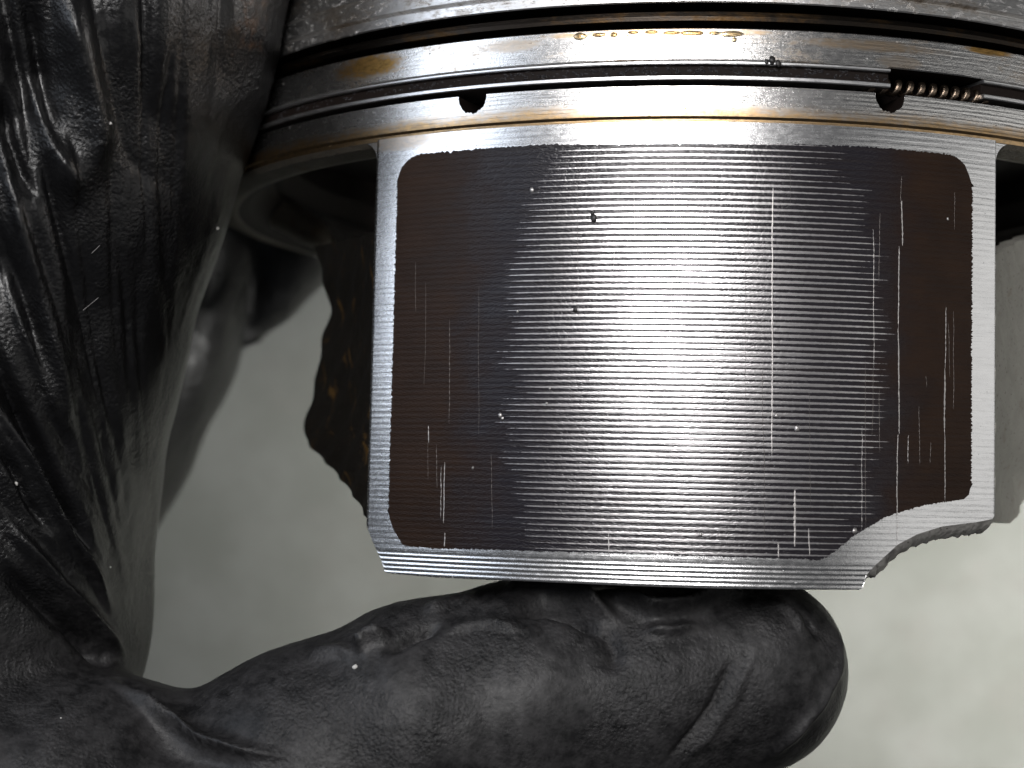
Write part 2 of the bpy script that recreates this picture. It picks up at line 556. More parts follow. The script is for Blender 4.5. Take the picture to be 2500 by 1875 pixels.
# compression ring, deep and dark in its groove
sh = Sheets()
lathe(sh, [(39.6, 21.42), (42.25, 21.42), (42.42, 21.52), (42.46, 21.8), (42.38, 22.12), (42.2, 22.22), (39.6, 22.22)], TH_RING)
part(sh, 'compression_ring', M_RING)

# oil control ring: two bright rails with a sooty channel between them, gap at the right
g0, g1 = on_cyl(2173, 214)[0], on_cyl(2401, 232)[0]
th_r = np.linspace(g1, g0 + 2 * math.pi, 520)


def ring_band(prof, ends=True, th_=th_r, rough=0.0):
    s_ = Sheets()
    lathe(s_, prof, th_, close=False)
    if ends:
        for a in (th_[0], th_[-1]):
            pr = np.array(prof)
            c = pr.mean(0)
            P = np.stack([np.stack([pr[:, 0] * math.sin(a), -pr[:, 0] * math.cos(a), pr[:, 1]], -1),
                          np.tile([c[0] * math.sin(a), -c[0] * math.cos(a), c[1]], (len(pr), 1))])
            s_.grid(P)
    return s_


def rail_prof(z0, z1, r=43.06):
    return [(39.6, z0), (r - 0.07, z0), (r, z0 + 0.06), (r, z1 - 0.06), (r - 0.07, z1), (39.6, z1)]


s_ = ring_band([(39.6, 17.67), (42.66, 17.67), (42.72, 17.8), (42.72, 18.3), (42.66, 18.42), (39.6, 18.42)])
# crusty soot in the channel
oil = part(s_, 'oil_ring', M_SOOT_SHADE)
part(ring_band(rail_prof(18.425, 18.645)), 'ring_rail', M_RAIL, oil)
part(ring_band(rail_prof(17.36, 17.665)), 'ring_rail', M_RAIL, oil)
# soot crust lumps along the channel
sh = Sheets()
for k in range(430):
    a = rng.uniform(-0.80, g0 - 0.004)
    lim = math.exp(-((a + 0.02) / 0.33) ** 2)
    if rng.random() > 0.30 + 0.7 * lim:
        continue
    zc_, ra, rb, rc = rng.uniform(17.8, 18.33), rng.uniform(0.06, 0.22), rng.uniform(0.04, 0.10), rng.uniform(0.04, 0.13)
    f = np.linspace(0, 2 * math.pi, 8)[:-1]
    g = np.array([0.02, 0.5, 1.0])[:, None] * math.pi / 2
    rot = rng.uniform(-0.8, 0.8)
    x = np.sin(g) * np.cos(f) * ra
    y = np.sin(g) * np.sin(f) * rb
    x, y = x * math.cos(rot) - y * math.sin(rot), x * math.sin(rot) + y * math.cos(rot)
    P, UV = cyl_pts(a + x / 43, np.clip(zc_ + y, 17.68, 18.41), 42.70 + np.cos(g) * rc + 0 * x)
    sh.grid(P, UV, close=True)
crust = part(sh, 'soot_crust', M_CHAN, oil)
crust['kind'] = 'stuff'

# expander spring showing in the ring gap
sh = Sheets()
na, nb = 460, 8
ta = np.linspace(g0 - 0.03, g1 + 0.03, na)
ang = (ta - g0) * 43 / 0.90 * 2 * math.pi
Rc, wr = 0.46, 0.17
ctr_r, ctr_z = 42.0 + Rc * np.cos(ang), 17.63 + Rc * np.sin(ang)
C = np.stack([ctr_r * np.sin(ta), -ctr_r * np.cos(ta), ctr_z], -1)
T = np.gradient(C, axis=0)
T /= np.linalg.norm(T, axis=1)[:, None]
N = np.stack([np.cos(ang) * np.sin(ta), -np.cos(ang) * np.cos(ta), np.sin(ang)], -1)
B = np.cross(T, N)
f = np.linspace(0, 2 * math.pi, nb, endpoint=False)
P = C[:, None] + wr * (np.cos(f)[None, :, None] * N[:, None] * 0.8 + np.sin(f)[None, :, None] * B[:, None] * 1.35)
sh.grid(P, close=True)
part(sh, 'expander_spring', M_SPRING)

# ---- skirt
bot_px = [(889, 1250), (892, 1278), (912, 1328), (929, 1364), (939, 1394), (947, 1399), (1050, 1408), (1300, 1419), (1500, 1428),
          (1700, 1435), (1900, 1438), (2100, 1439), (2106, 1434), (2116, 1403), (2138, 1379), (2191, 1330), (2240, 1304),
          (2301, 1285), (2382, 1275), (2423, 1267), (2434, 1252), (2437, 1200)]
bt = np.array([on_cyl(*p) for p in bot_px])
THL, THR = on_cyl(899, 900)[0], on_cyl(2437, 900)[0]
bt[0, 0], bt[-1, 0] = THL - 1e-4, THR + 1e-4
o_ = np.argsort(bt[:, 0])
bt = bt[o_]
ZT = 14.57
th_s = np.unique(np.concatenate([np.linspace(THL, THR, 190), bt[1:-1, 0],
                                 np.linspace(THL, THL + 0.04, 14), np.linspace(THR - 0.32, THR, 60)]))
th_s = th_s[(th_s >= THL) & (th_s <= THR)]
zbot = np.interp(th_s, bt[:, 0], bt[:, 1])
R_S = 43.0


def skirt_r(th_, z):
    """turned ridges all over; coarser ones on the bottom band; edges rolled off"""
    r = R_S + skirt_relief(z, 0.0022)
    bb = np.clip((-14.15 - z) / 0.4, 0, 1)
    r = r + bb * (0.013 * np.cos(z / 0.31 * 2 * math.pi) - 0.010)
    ed = np.minimum(th_ - THL, THR - th_) * 43
    r = r - 0.35 * np.clip(1 - ed / 0.35, 0, 1) ** 2
    return r


zrows = np.arange(ZT, zbot.min() - 0.05, -0.050)
Z = np.maximum(zrows[:, None], zbot[None, :])
TT = th_s[None, :] + 0 * Z
P, UV = cyl_pts(TT, Z, skirt_r(TT, Z))
sh = Sheets()
sh.grid(P[::-1], UV[::-1])
P, UV = cyl_pts(TT[[0, -1]], Z[[0, -1]], 39.6)
sh.grid(P, UV)
for c, fl_ in ((0, False), (-1, True)):
    P2 = np.stack([cyl_pts(TT[:, c], Z[:, c], skirt_r(TT[:, c], Z[:, c]))[0], cyl_pts(TT[:, c], Z[:, c], 39.6)[0]], 1)
    sh.grid(P2, flip=fl_)
sk = part(sh, 'skirt', M_SKIRT)

# rough cut lower rim of the skirt, deepest at the counterweight notch
drop = 0.10 + 0.85 * np.clip((th_s - on_cyl(2100, 1439)[0]) / 0.02, 0, 1)
drop = drop + 0.05 * np.sin(th_s * 300) * (drop > 0.5)
left = np.clip((on_cyl(944, 1399)[0] - th_s) / 0.004, 0, 1)
drop = drop + 0.12 * left
kk = np.linspace(0, 1, 5)[:, None]
jit = rng.normal(0, 0.035, (5, len(th_s)))
jit[0] = 0
zr = zbot[None, :] - drop[None, :] * kk ** 0.8 + jit * (drop[None, :] > 0.5)
rr = (skirt_r(th_s, zbot)[None, :]) - 1.1 * kk + 0 * zr
dz_, da_ = np.gradient(zbot), np.gradient(th_s) * 43
nl = np.hypot(dz_, da_)
na_, nz_ = dz_ / nl, -da_ / nl                # outward normal of the outline
ker = np.ones(7) / 7
na_ = np.convolve(np.pad(na_, 3, 'edge'), ker, 'valid')
nz_ = np.convolve(np.pad(nz_, 3, 'edge'), ker, 'valid')
zr = zbot[None, :] + (nz_ * drop)[None, :] * kk ** 0.7 + jit * (drop[None, :] > 0.5)
tr = th_s[None, :] + (na_ * drop / 43)[None, :] * kk ** 0.7
P, UV = cyl_pts(tr, zr, rr)
sh = Sheets()
sh.grid(P[::-1], UV[::-1])
part(sh, 'skirt_rim', M_EDGE, sk)

# rounded shoulders where the skirt edges run into the ring belt
for sg, t_e in ((-1, THL), (1, THR)):
    hh_ = 1.5
    t = np.linspace(0, 1, 18)
    tha = t_e + sg * (1 - t) * hh_ / 43
    zb2 = ZT - hh_ + np.sqrt(np.maximum(hh_ ** 2 - (hh_ * t) ** 2, 0))
    k = np.linspace(0, 1, 8)[:, None]
    zz_ = ZT + (zb2 - ZT)[None, :] * k
    P, UV = cyl_pts(tha[None, :] + 0 * zz_, zz_, 42.66 + 0.0 * zz_)
    sh = Sheets()
    sh.grid(P, UV, flip=sg < 0)
    zz_ = zb2[None, :] * np.ones((3, 1))
    P, UV = cyl_pts(tha[None, :] + 0 * zz_, zz_, np.array([[42.66], [42.4], [39.8]]) + 0 * zz_)
    sh.grid(P, UV, flip=sg < 0)
    part(sh, 'corner_fillet', M_SKIRT, sk)

# ---- coating
top_px = [(972, 445), (975, 425), (982, 408), (1000, 388), (1026, 377), (1079, 372), (1211, 361), (1321, 355), (1500, 353), (1700, 351), (1878, 353),
          (2098, 359), (2230, 369), (2310, 377), (2336, 385), (2355, 403), (2365, 427), (2370, 455)]
cb_px = [(950, 1245), (953, 1270), (962, 1294), (982, 1328), (992, 1333), (1065, 1339), (1197, 1341), (1345, 1347), (1562, 1352), (1742, 1359),
         (1960, 1365), (1996, 1367), (2016, 1361), (2049, 1338), (2081, 1310), (2102, 1298), (2159, 1263), (2240, 1237), (2301, 1226),
         (2352, 1219), (2365, 1208), (2373, 1180)]
tp, cb = np.array([on_cyl(*p) for p in top_px]), np.array([on_cyl(*p) for p in cb_px])
CL, CR = on_cyl(958, 900)[0], on_cyl(2372, 900)[0]
tp[0, 0] = cb[0, 0] = CL - 1e-5
tp[-1, 0] = cb[-1, 0] = CR + 1e-5
for k in (1, 2):
    tp[k, 0] = max(tp[k, 0], CL + 2e-4 * k)
    cb[k, 0] = max(cb[k, 0], CL + 2e-4 * k)
tp, cb = tp[np.argsort(tp[:, 0])], cb[np.argsort(cb[:, 0])]
th_c = np.unique(np.concatenate([np.linspace(CL, CR, 420), np.linspace(CL, CL + 0.06, 30), np.linspace(CR - 0.06, CR, 30)]))
zt_, zb_ = np.interp(th_c, tp[:, 0], tp[:, 1]), np.interp(th_c, cb[:, 0], cb[:, 1])
inner = np.clip(np.minimum(th_c - CL, CR - th_c) / 0.05, 0, 1)
zt_ = zt_ + inner * (0.05 * np.abs(((th_c * 43 / 0.42) % 1) - 0.5) * 2 + rng.normal(0, 0.035, len(th_c)))
zb_ = zb_ + inner * rng.normal(0, 0.03, len(th_c))
zrows = np.arange(13.4, -14.4, -0.049)
Z = np.clip(zrows[:, None], zb_[None, :], zt_[None, :])
TT = th_c[None, :] + 0 * Z
ragged = np.zeros_like(Z)
ragged[:, 0] = rng.normal(0, 0.0011, len(zrows))
ragged[:, -1] = rng.normal(0, 0.0011, len(zrows))
P, UV = cyl_pts(TT + ragged, Z, R_S + 0.030 + skirt_relief(Z, 0.0050))
sh = Sheets()
sh.grid(P[::-1], UV[::-1])
coat = part(sh, 'skirt_coating', M_COAT, sk)
coat['label'] = 'dark brown-black coating with a worn shiny centre'

# ---- scratches through the coating: photo x, y0, y1, width in photo px
scr = [(2201, 430, 500, 2), (2201, 490, 600, 5), (2195, 600, 800, 4), (2192, 800, 1060, 5), (2192, 1060, 1270, 4), (2191, 1270, 1330, 3),
       (2131, 560, 900, 3), (2131, 900, 1060, 2.5), (2148, 520, 690, 2), (2112, 880, 1295, 2.5), (2104, 1040, 1292, 3), (2146, 950, 1105, 2.5),
       (2309, 750, 900, 3), (2306, 900, 1060, 6), (2306, 1060, 1222, 4), (2327, 760, 1000, 2), (2314, 790, 920, 2),
       (1887, 450, 800, 5), (1884, 760, 1120, 5), (1818, 580, 1000, 2), (1862, 880, 1320, 2.5), (1976, 955, 1240, 2), (1941, 1195, 1335, 9),
       (1900, 1322, 1362, 5), (1974, 1290, 1358, 4), (1410, 360, 720, 1.6), (1547, 420, 585, 2), (1645, 400, 520, 1.5), (1930, 400, 500, 1.5),
       (1640, 700, 980, 1.5), (1098, 780, 1035, 2.5), (1046, 1040, 1082, 3.5), (1045, 1080, 1170, 1.5), (1066, 1085, 1192, 2.5), (1078, 1140, 1265, 3),
       (1086, 1128, 1278, 3.5), (1087, 1300, 1335, 5), (1199, 1105, 1290, 2), (1170, 700, 1060, 1.2), (1015, 640, 760, 1.2), (1040, 690, 940, 1.2),
       (2218, 1062, 1132, 3), (2243, 992, 1135, 2.5), (2272, 1080, 1130, 2), (2260, 918, 945, 2), (2330, 470, 560, 1.5),
       (1486, 1300, 1350, 5), (1500, 610, 660, 3)]
for (sx, y0, y1, wd) in scr:
    (a0, z0), (a1, z1) = on_cyl(sx, y0), on_cyl(sx, y1)
    k = max(10, int(abs(z1 - z0) / 0.11))
    t = np.linspace(0, 1, k)
    z = z0 + (z1 - z0) * t
    a = a0 + (a1 - a0) * t + np.cumsum(rng.normal(0, 0.00014, k)) + rng.normal(0, 0.0010) * t
    ph = np.cos((z - PH0) / PITCH * 2 * math.pi)
    wmm = wd / 37.5 / 2 * (0.55 if wd < 3.4 else 0.8) * (0.62 + (0.50 if wd < 3.5 else 0.15) * ph + rng.normal(0, 0.16, k)) * np.minimum(1, np.minimum(t, 1 - t) * 9 + 0.15)
    wmm = np.clip(wmm, 0.004, None)
    rr = R_S + 0.036 + skirt_relief(z, 0.0050)
    Pm = [cyl_pts(a - wmm / 43, z, rr - 0.004)[0], cyl_pts(a, z, rr + 0.006)[0], cyl_pts(a + wmm / 43, z, rr - 0.004)[0]]
    s1 = Sheets()
    s1.grid(np.stack(Pm, 1)[::-1])
    part(s1, 'scratch', M_SCRATCH if wd > 2.6 else M_FAINT, sk)


def lump(center, axes, seed, n=9, m=7, rough=0.25):
    r_ = np.random.default_rng(seed)
    f = np.linspace(0, 2 * math.pi, n, endpoint=False)[None, :]
    g = np.linspace(0.02, math.pi - 0.02, m)[:, None]
    k = 1 + r_.normal(0, rough, (m, n)) * np.sin(g)
    a, b, c = [np.asarray(x, float) for x in axes]
    P = np.asarray(center) + (np.sin(g) * np.cos(f) * k)[..., None] * a + (np.sin(g) * np.sin(f) * k)[..., None] * b \
        + (np.cos(g) + 0 * f)[..., None] * c
    return P


# grit and pale chips stuck on the coating
for i, (gx_, gy_, gr_, mt) in enumerate([(1450, 533, 8.5, 'k'), (1447, 522, 5, 'k'), (1405, 756, 5.5, 'k'), (1299, 464, 5, 'w'), (1264, 760, 3.2, 'w'),
                                         (1222, 1014, 6, 'w'), (1227, 1022, 4, 'w'), (1155, 1142, 3.5, 'w'), (1945, 1046, 6, 'w'), (1895, 1015, 4, 'w'),
                                         (2085, 1296, 6, 'w'), (1885, 148, 9, 'k'), (1871, 152, 6, 'k'), (1900, 156, 7, 'k'), (2313, 535, 3.5, 'w'),
                                         (1335, 985, 3, 'w'), (1343, 948, 3, 'w'), (1710, 1305, 4, 'w')]):
    a, z = on_cyl(gx_, gy_)
    rm = gr_ / 37.5
    e_r = np.array([math.sin(a), -math.cos(a), 0])
    e_t = np.array([math.cos(a), math.sin(a), 0])
    P = lump(e_r * (R_S + 0.05) + np.array([0, 0, z]), (e_t * rm, np.array([0, 0, rm * 1.25]), e_r * rm * 0.5), i)
    s1 = Sheets()
    s1.grid(P, close=True)
    part(s1, 'grit_speck' if mt == 'k' else 'metal_chip', M_GRIT if mt == 'k' else M_SCRATCH, sk)

# oil beads hanging along the top edge of the ring land
for i, (ox, oy, ow, oh) in enumerate([(1415, 88, 17, 10), (1462, 84, 17, 6), (1498, 84, 9, 7), (1545, 78, 14, 4), (1590, 77, 17, 5), (1640, 79, 22, 5),
                                      (1690, 80, 30, 7), (1745, 80, 14, 5), (1786, 82, 32, 8), (1793, 96, 7, 7)]):
    a, z = on_cyl(ox, oy)
    e_r = np.array([math.sin(a), -math.cos(a), 0])
    e_t = np.array([math.cos(a), math.sin(a), 0])
    P = lump(e_r * 42.88 + np.array([0, 0, z]), (e_t * ow / 37, np.array([0, 0, oh / 37]), e_r * 0.16), 40 + i, 14, 9, 0.06)
    s1 = Sheets()
    s1.grid(P, close=True)
    part(s1, 'oil_bead', M_OIL, land)


# ---- side walls that run back from the skirt edges to the pin bosses
def web(name, front, rear, bulge, mat, thick):
    """front, rear: lists of local points from top to bottom"""
    n = 40
    def res_(c):
        c = np.array(c)
        l = np.concatenate([[0], np.cumsum(np.linalg.norm(np.diff(c, axis=0), axis=1))])
        s_ = np.linspace(0, l[-1], n)
        return np.stack([np.interp(s_, l, c[:, k]) for k in range(3)], -1)
    A, Bk = res_(front), res_(rear)
    m = 16
    t = np.linspace(0, 1, m)[None, :, None]
    P = A[:, None] * (1 - t) + Bk[:, None] * t
    P[..., 0] += bulge * np.sin(math.pi * t[..., 0]) + 0.15 * np.sin(P[..., 2] * 1.7 + P[..., 1] * 1.1)
    Q = P.copy()
    Q[..., 0] -= np.sign(A[0, 0]) * thick
    s1 = Sheets()
    s1.grid(P)
    s1.grid(Q, flip=True)
    for k in (0, -1):
        s1.grid(np.stack([P[k], Q[k]]))
        s1.grid(np.stack([P[:, k], Q[:, k]]))
    return part(s1, name, mat)


def edge_pt(px, py, dr=0.6):
    a, z = on_cyl(px, py)
    r = 43 - dr
    return [r * math.sin(a), -r * math.cos(a), z]


YB = -17.0
lf = [edge_pt(909, y) for y in (560, 700, 900, 1100)] + [edge_pt(892, 1255), edge_pt(896, 1288)]
lr = [on_plane(x, y, YB) for x, y in ((770, 600), (787, 683), (799, 712), (806, 755), (799, 795), (786, 831), (779, 867), (775, 914), (757, 983), (750, 1010),
                                      (743, 1049), (744, 1066))] + [on_plane(751, 1084, YB - 1)]
web('side_wall', lf, lr, 0.5, M_GREASY_SHADE, 3.0)
# ridge of grease down the left wall
rf = [edge_pt(2441, y) for y in (625, 720, 900, 1100)] + [edge_pt(2440, 1235), edge_pt(2438, 1268)]
rr_ = [on_plane(2570, 560, YB), on_plane(2580, 700, YB), on_plane(2590, 900, YB), on_plane(2570, 1100, YB), on_plane(2520, 1190, YB), on_plane(2470, 1278, YB - 6)]
web('side_wall', rf, rr_, -0.6, M_CAST, 1.0)

# pin bosses behind the side walls and the far skirt
for sgn in (-1, 1):
    s1 = Sheets()
    x0_, x1_ = sgn * 13.0, sgn * 26.0
    f = np.linspace(0, 2 * math.pi, 48, endpoint=False)
    cy, cz = 0.0, 0.5
    def circ_(x, r):
        return np.stack([np.full_like(f, x), cy + r * np.cos(f), cz + r * np.sin(f)], -1)
    s1.grid(np.stack([circ_(x0_, 7), circ_(x0_, 10), circ_(x1_, 10), circ_(x1_, 7), circ_(x0_, 7)]), close=True)
    part(s1, 'pin_boss', M_GREASY_SHADE, smooth=False)
s1 = Sheets()
tb = np.linspace(math.pi - 0.55, math.pi + 0.55, 40)
zz = np.linspace(14.3, -15, 30)[:, None]
P, UV = cyl_pts(tb[None, :] + 0 * zz, zz + 0 * tb[None, :], 43.0)
Q, _ = cyl_pts(tb[None, :] + 0 * zz, zz + 0 * tb[None, :], 39.8)
s1.grid(P, UV)
s1.grid(Q, UV, flip=True)
for k in (0, -1):
    s1.grid(np.stack([P[:, k], Q[:, k]]))
    s1.grid(np.stack([P[k], Q[k]]))
part(s1, 'skirt', M_CAST)


def bar(name, a, b, wa, wb, mat, parent=piston):
    """rounded bar between two place points (mm), in piston-local space"""
    def loc(P):
        q = P - AX
        return np.array([q @ SS, -(q @ ES), q @ U])
    a, b = loc(a), loc(b)
    d = (b - a) / np.linalg.norm(b - a)
    n1 = np.cross(d, [0, 1, 0]); n1 /= np.linalg.norm(n1)
    n2 = np.cross(d, n1)
    f = np.linspace(0, 2 * math.pi, 16, endpoint=False)
    rows = []
    for t in np.linspace(0, 1, 14):
        w_ = (wa + (wb - wa) * t) * (1 + 0.10 * math.sin(9 * t))
        w_ *= min(1, 0.25 + 6 * min(t, 1 - t))
        rows.append(a + (b - a) * t + w_ * (np.cos(f)[:, None] * n1 + 1.6 * np.sin(f)[:, None] * n2))
    s1 = Sheets()
    s1.grid(np.array(rows), close=True)
    return part(s1, name, mat, parent)


bar('strut', at(560, 440, -6), at(815, 600, -8), 2.6, 1.0, M_FARRIB)


# ------------------------------------------------------------------ gloved hand (one continuous surface)
def surface_nets(Fd, org, h):
    ins = Fd < 0
    nx, ny, nz = Fd.shape
    corners = [(i, j, k) for i in (0, 1) for j in (0, 1) for k in (0, 1)]
    sl = lambda c: tuple(slice(c[a], Fd.shape[a] - 1 + c[a]) for a in range(3))
    cnt = sum(ins[sl(c)].astype(np.int8) for c in corners)
    act = (cnt > 0) & (cnt < 8)
    idx = -np.ones(act.shape, np.int64)
    cells = np.argwhere(act)
    idx[act] = np.arange(len(cells))
    pos = np.zeros((len(cells), 3))
    num = np.zeros(len(cells))
    val = {c: Fd[sl(c)][act] for c in corners}
    for c in corners:
        for ax in range(3):
            if c[ax] == 0:
                d = list(c); d[ax] = 1; d = tuple(d)
                a, b = val[c], val[d]
                cr = (a < 0) != (b < 0)
                t = np.where(cr, a / np.where(cr, a - b, 1), 0)
                q = np.tile(np.array(c, float), (len(cells), 1))
                q[:, ax] += t
                pos += q * cr[:, None]
                num += cr
    V = (cells + pos / num[:, None]) * h + np.array(org)
    faces = []
    for ax in range(3):
        b, c = (ax + 1) % 3, (ax + 2) % 3
        a0 = [slice(None)] * 3; a1 = [slice(None)] * 3
        a0[ax] = slice(0, -1); a1[ax] = slice(1, None)
        cr = ins[tuple(a0)] != ins[tuple(a1)]
        e = np.argwhere(cr)
        ok = (e[:, b] > 0) & (e[:, c] > 0) & (e[:, b] < Fd.shape[b] - 1) & (e[:, c] < Fd.shape[c] - 1)
        e = e[ok]
        s_in = ins[tuple(e.T)]
        def cell(db, dc):
            q = e.copy(); q[:, b] += db; q[:, c] += dc
            return idx[tuple(q.T)]
        quad = np.stack([cell(-1, -1), cell(0, -1), cell(0, 0), cell(-1, 0)], 1)
        quad[~s_in] = quad[~s_in][:, ::-1]
        faces.append(quad)
    return V, np.concatenate(faces)


def P3(px, py, Z, r):
    return (*at(px, py, Z), r)


chains = [
    # thumb along the bottom, tip to the right
    ([P3(1825, 1640, 34, 7.05), P3(1560, 1690, 34, 7.8), P3(1300, 1715, 34, 8.5), P3(1050, 1775, 34.5, 8.8), P3(760, 1895, 34.5, 9.0), P3(490, 2035, 34, 9.4),
      P3(200, 2060, 35, 12), P3(-100, 2100, 34, 15), P3(-420, 2000, 26, 18)], 2.0),
    # index finger and web of the hand, up the left side
    ([P3(120, -260, 26, 19.7), P3(95, 0, 26, 18.7), P3(-35, 400, 26, 18.2), P3(-125, 800, 25, 17.7), P3(-180, 1200, 25, 17.2), P3(-195, 1500, 25.5, 17), P3(-260, 1800, 26, 16.5),
      P3(-420, 2000, 26, 18)], 2.0),
    # middle finger far behind, under the index finger
    ([P3(455, 560, -28, 10.0), P3(367, 850, -30, 9.5), P3(265, 1080, -30, 9.3), P3(150, 1350, -26, 8), P3(-200, 1700, -10, 12), P3(-420, 2000, 26, 18)], 1.0),
    # ring finger reaching down behind the ring belt
    ([P3(612, 805, -30, 1.9), P3(650, 700, -30, 4.4), P3(690, 560, -30, 7.6), P3(640, 330, -30, 8.0), P3(430, 50, -24, 9), P3(200, -150, 0, 12), P3(225, -260, 28, 16.5)], 1.0),
    # added glove mass behind the skirt window, blocks the pale floor from view
    ([P3(905, 520, -36, 6.4), P3(860, 380, -38, 8.5), P3(640, 150, -36, 9.5), P3(430, 50, -24, 9), P3(200, -150, 0, 12)], 1.0),
    # little finger tip showing under the thumb
    ([P3(1800, 2010, 10, 5.0), P3(1500, 2080, 10, 6), P3(800, 2250, 10, 8), P3(0, 2250, 14, 12), P3(-420, 2000, 26, 18)], 1.0),
]
hv = 0.5
lo, hi = np.array([-58.0, -46.0, -56.0]), np.array([26.0, 44.0, 48.0])
ax_ = [np.arange(lo[k], hi[k], hv, dtype=np.float32) for k in range(3)]
GX, GY, GZ = np.meshgrid(*ax_, indexing='ij')
Fd = np.full(GX.shape, 50.0, np.float32)
for ch, kk_ in chains:
    best = np.full(GX.shape, 50.0, np.float32)
    for a, b in zip(ch[:-1], ch[1:]):
        a_, b_ = np.array(a[:3]), np.array(b[:3])
        dv = b_ - a_
        L2 = dv @ dv
        t = np.clip(((GX - a_[0]) * dv[0] + (GY - a_[1]) * dv[1] + (GZ - a_[2]) * dv[2]) / L2, 0, 1)
        dd = np.sqrt((GX - a_[0] - t * dv[0]) ** 2 + (GY - a_[1] - t * dv[1]) ** 2 + (GZ - a_[2] - t * dv[2]) ** 2) - (a[3] + t * (b[3] - a[3]))
        hh = np.clip(0.5 + 0.5 * (best - dd) / 1.5, 0, 1)
        best = best * (1 - hh) + dd * hh - 1.5 * hh * (1 - hh)
    hh = np.clip(0.5 + 0.5 * (Fd - best) / kk_, 0, 1)
    Fd = Fd * (1 - hh) + best * hh - kk_ * hh * (1 - hh)
# the rubber presses against the piston: keep it out of ring belt and skirt
px_, py_, pz_ = GX - AX[0], GY, GZ
zl_ = px_ * U[0] + py_ * U[1] + pz_ * U[2]
rl_ = np.sqrt(np.maximum(px_ ** 2 + py_ ** 2 + pz_ ** 2 - zl_ ** 2, 0))
belt = np.maximum(rl_ - 43.25, np.maximum(14.0 - zl_, zl_ - 32.0))
Fd = np.maximum(Fd, -belt)
thl_ = np.arctan2(px_ * SS[0] + py_ * SS[1] + pz_ * SS[2], px_ * ES[0] + py_ * ES[1] + pz_ * ES[2])
skd = np.maximum(np.maximum(rl_ - 43.1, 39.0 - rl_), np.maximum(np.abs(thl_) - 0.53, -16.15 - zl_))
Fd = np.maximum(Fd, -skd)
for k_ in range(3):                              # close the surface where it leaves the modelled region
    for e_ in (0, -1):
        ix = [slice(None)] * 3
        ix[k_] = slice(0, 2) if e_ == 0 else slice(-2, None)
        Fd[tuple(ix)] = np.maximum(Fd[tuple(ix)], 0.2)
V, Q = surface_nets(Fd, lo, hv)
del Fd, GX, GY, GZ, belt, skd, thl_, rl_, zl_
me = bpy.data.meshes.new('gloved_hand')
me.from_pydata(V.tolist(), [], Q.tolist())
tmp = link(bpy.data.objects.new('tmp', me))
md = tmp.modifiers.new('s', 'SMOOTH'); md.iterations = 3; md.factor = 0.5
md = tmp.modifiers.new('d', 'SUBSURF'); md.levels = 1; md.render_levels = 1
dg = bpy.context.evaluated_depsgraph_get()
me2 = bpy.data.meshes.new_from_object(tmp.evaluated_get(dg))
bpy.data.objects.remove(tmp)
bpy.data.meshes.remove(me)
nv = len(me2.vertices)
V = np.empty(nv * 3); me2.vertices.foreach_get('co', V); V = V.reshape(-1, 3)
Nn = np.empty(nv * 3); me2.vertices.foreach_get('normal', Nn); Nn = Nn.reshape(-1, 3)
vpx = 1250 + F * V[:, 0] / (D - V[:, 2])
vpy = 937.5 - F * V[:, 1] / (D - V[:, 2])
front = np.clip(Nn[:, 2] * 3, 0, 1) * np.clip((V[:, 2] - 8) / 8, 0, 1)


def vnoise(P, seed):
    """smooth value noise, vectorised"""
    r_ = np.random.default_rng(seed).random(4096)
    i = np.floor(P).astype(np.int64)
    fz = P - i
    fz = fz * fz * (3 - 2 * fz)
    out = 0
    for dx in (0, 1):
        for dy in (0, 1):
            for dz in (0, 1):
                hsh = ((i[:, 0] + dx) * 73856093 ^ (i[:, 1] + dy) * 19349663 ^ (i[:, 2] + dz) * 83492791) & 4095
                wgt = (fz[:, 0] if dx else 1 - fz[:, 0]) * (fz[:, 1] if dy else 1 - fz[:, 1]) * (fz[:, 2] if dz else 1 - fz[:, 2])
                out = out + r_[hsh] * wgt
    return out - 0.5


def fold(pts, w0, w1, hgt, skew=0.0):
    """ridge (or valley, hgt<0) along a line; skew makes its right flank steeper"""
    p = np.array(pts, float)
    best = np.full(nv, 1e9); sd = np.zeros(nv); tt = np.zeros(nv)
    L = np.concatenate([[0], np.cumsum(np.linalg.norm(np.diff(p, axis=0), axis=1))])
    for i, (a, b) in enumerate(zip(p[:-1], p[1:])):
        d = b - a
        l = np.linalg.norm(d)
        t = np.clip(((vpx - a[0]) * d[0] + (vpy - a[1]) * d[1]) / l ** 2, 0, 1)
        qx, qy = vpx - a[0] - t * d[0], vpy - a[1] - t * d[1]
        dist = np.hypot(qx, qy)
        k = dist < best
        best[k] = dist[k]
        sd[k] = (qx * d[1] - qy * d[0])[k]
        tt[k] = ((L[i] + t * l) / L[-1])[k]
    ww = w0 + (w1 - w0) * tt
    ww = ww * np.where(sd > 0, 1 + skew, 1 - skew)
    x = best / ww
    prof = 1 / (1 + x ** 2) ** 2
    endf = np.clip(np.minimum(tt, 1 - tt) * 3.2, 0, 1)
    endf = endf * endf * (3 - 2 * endf)
    return hgt * prof * endf


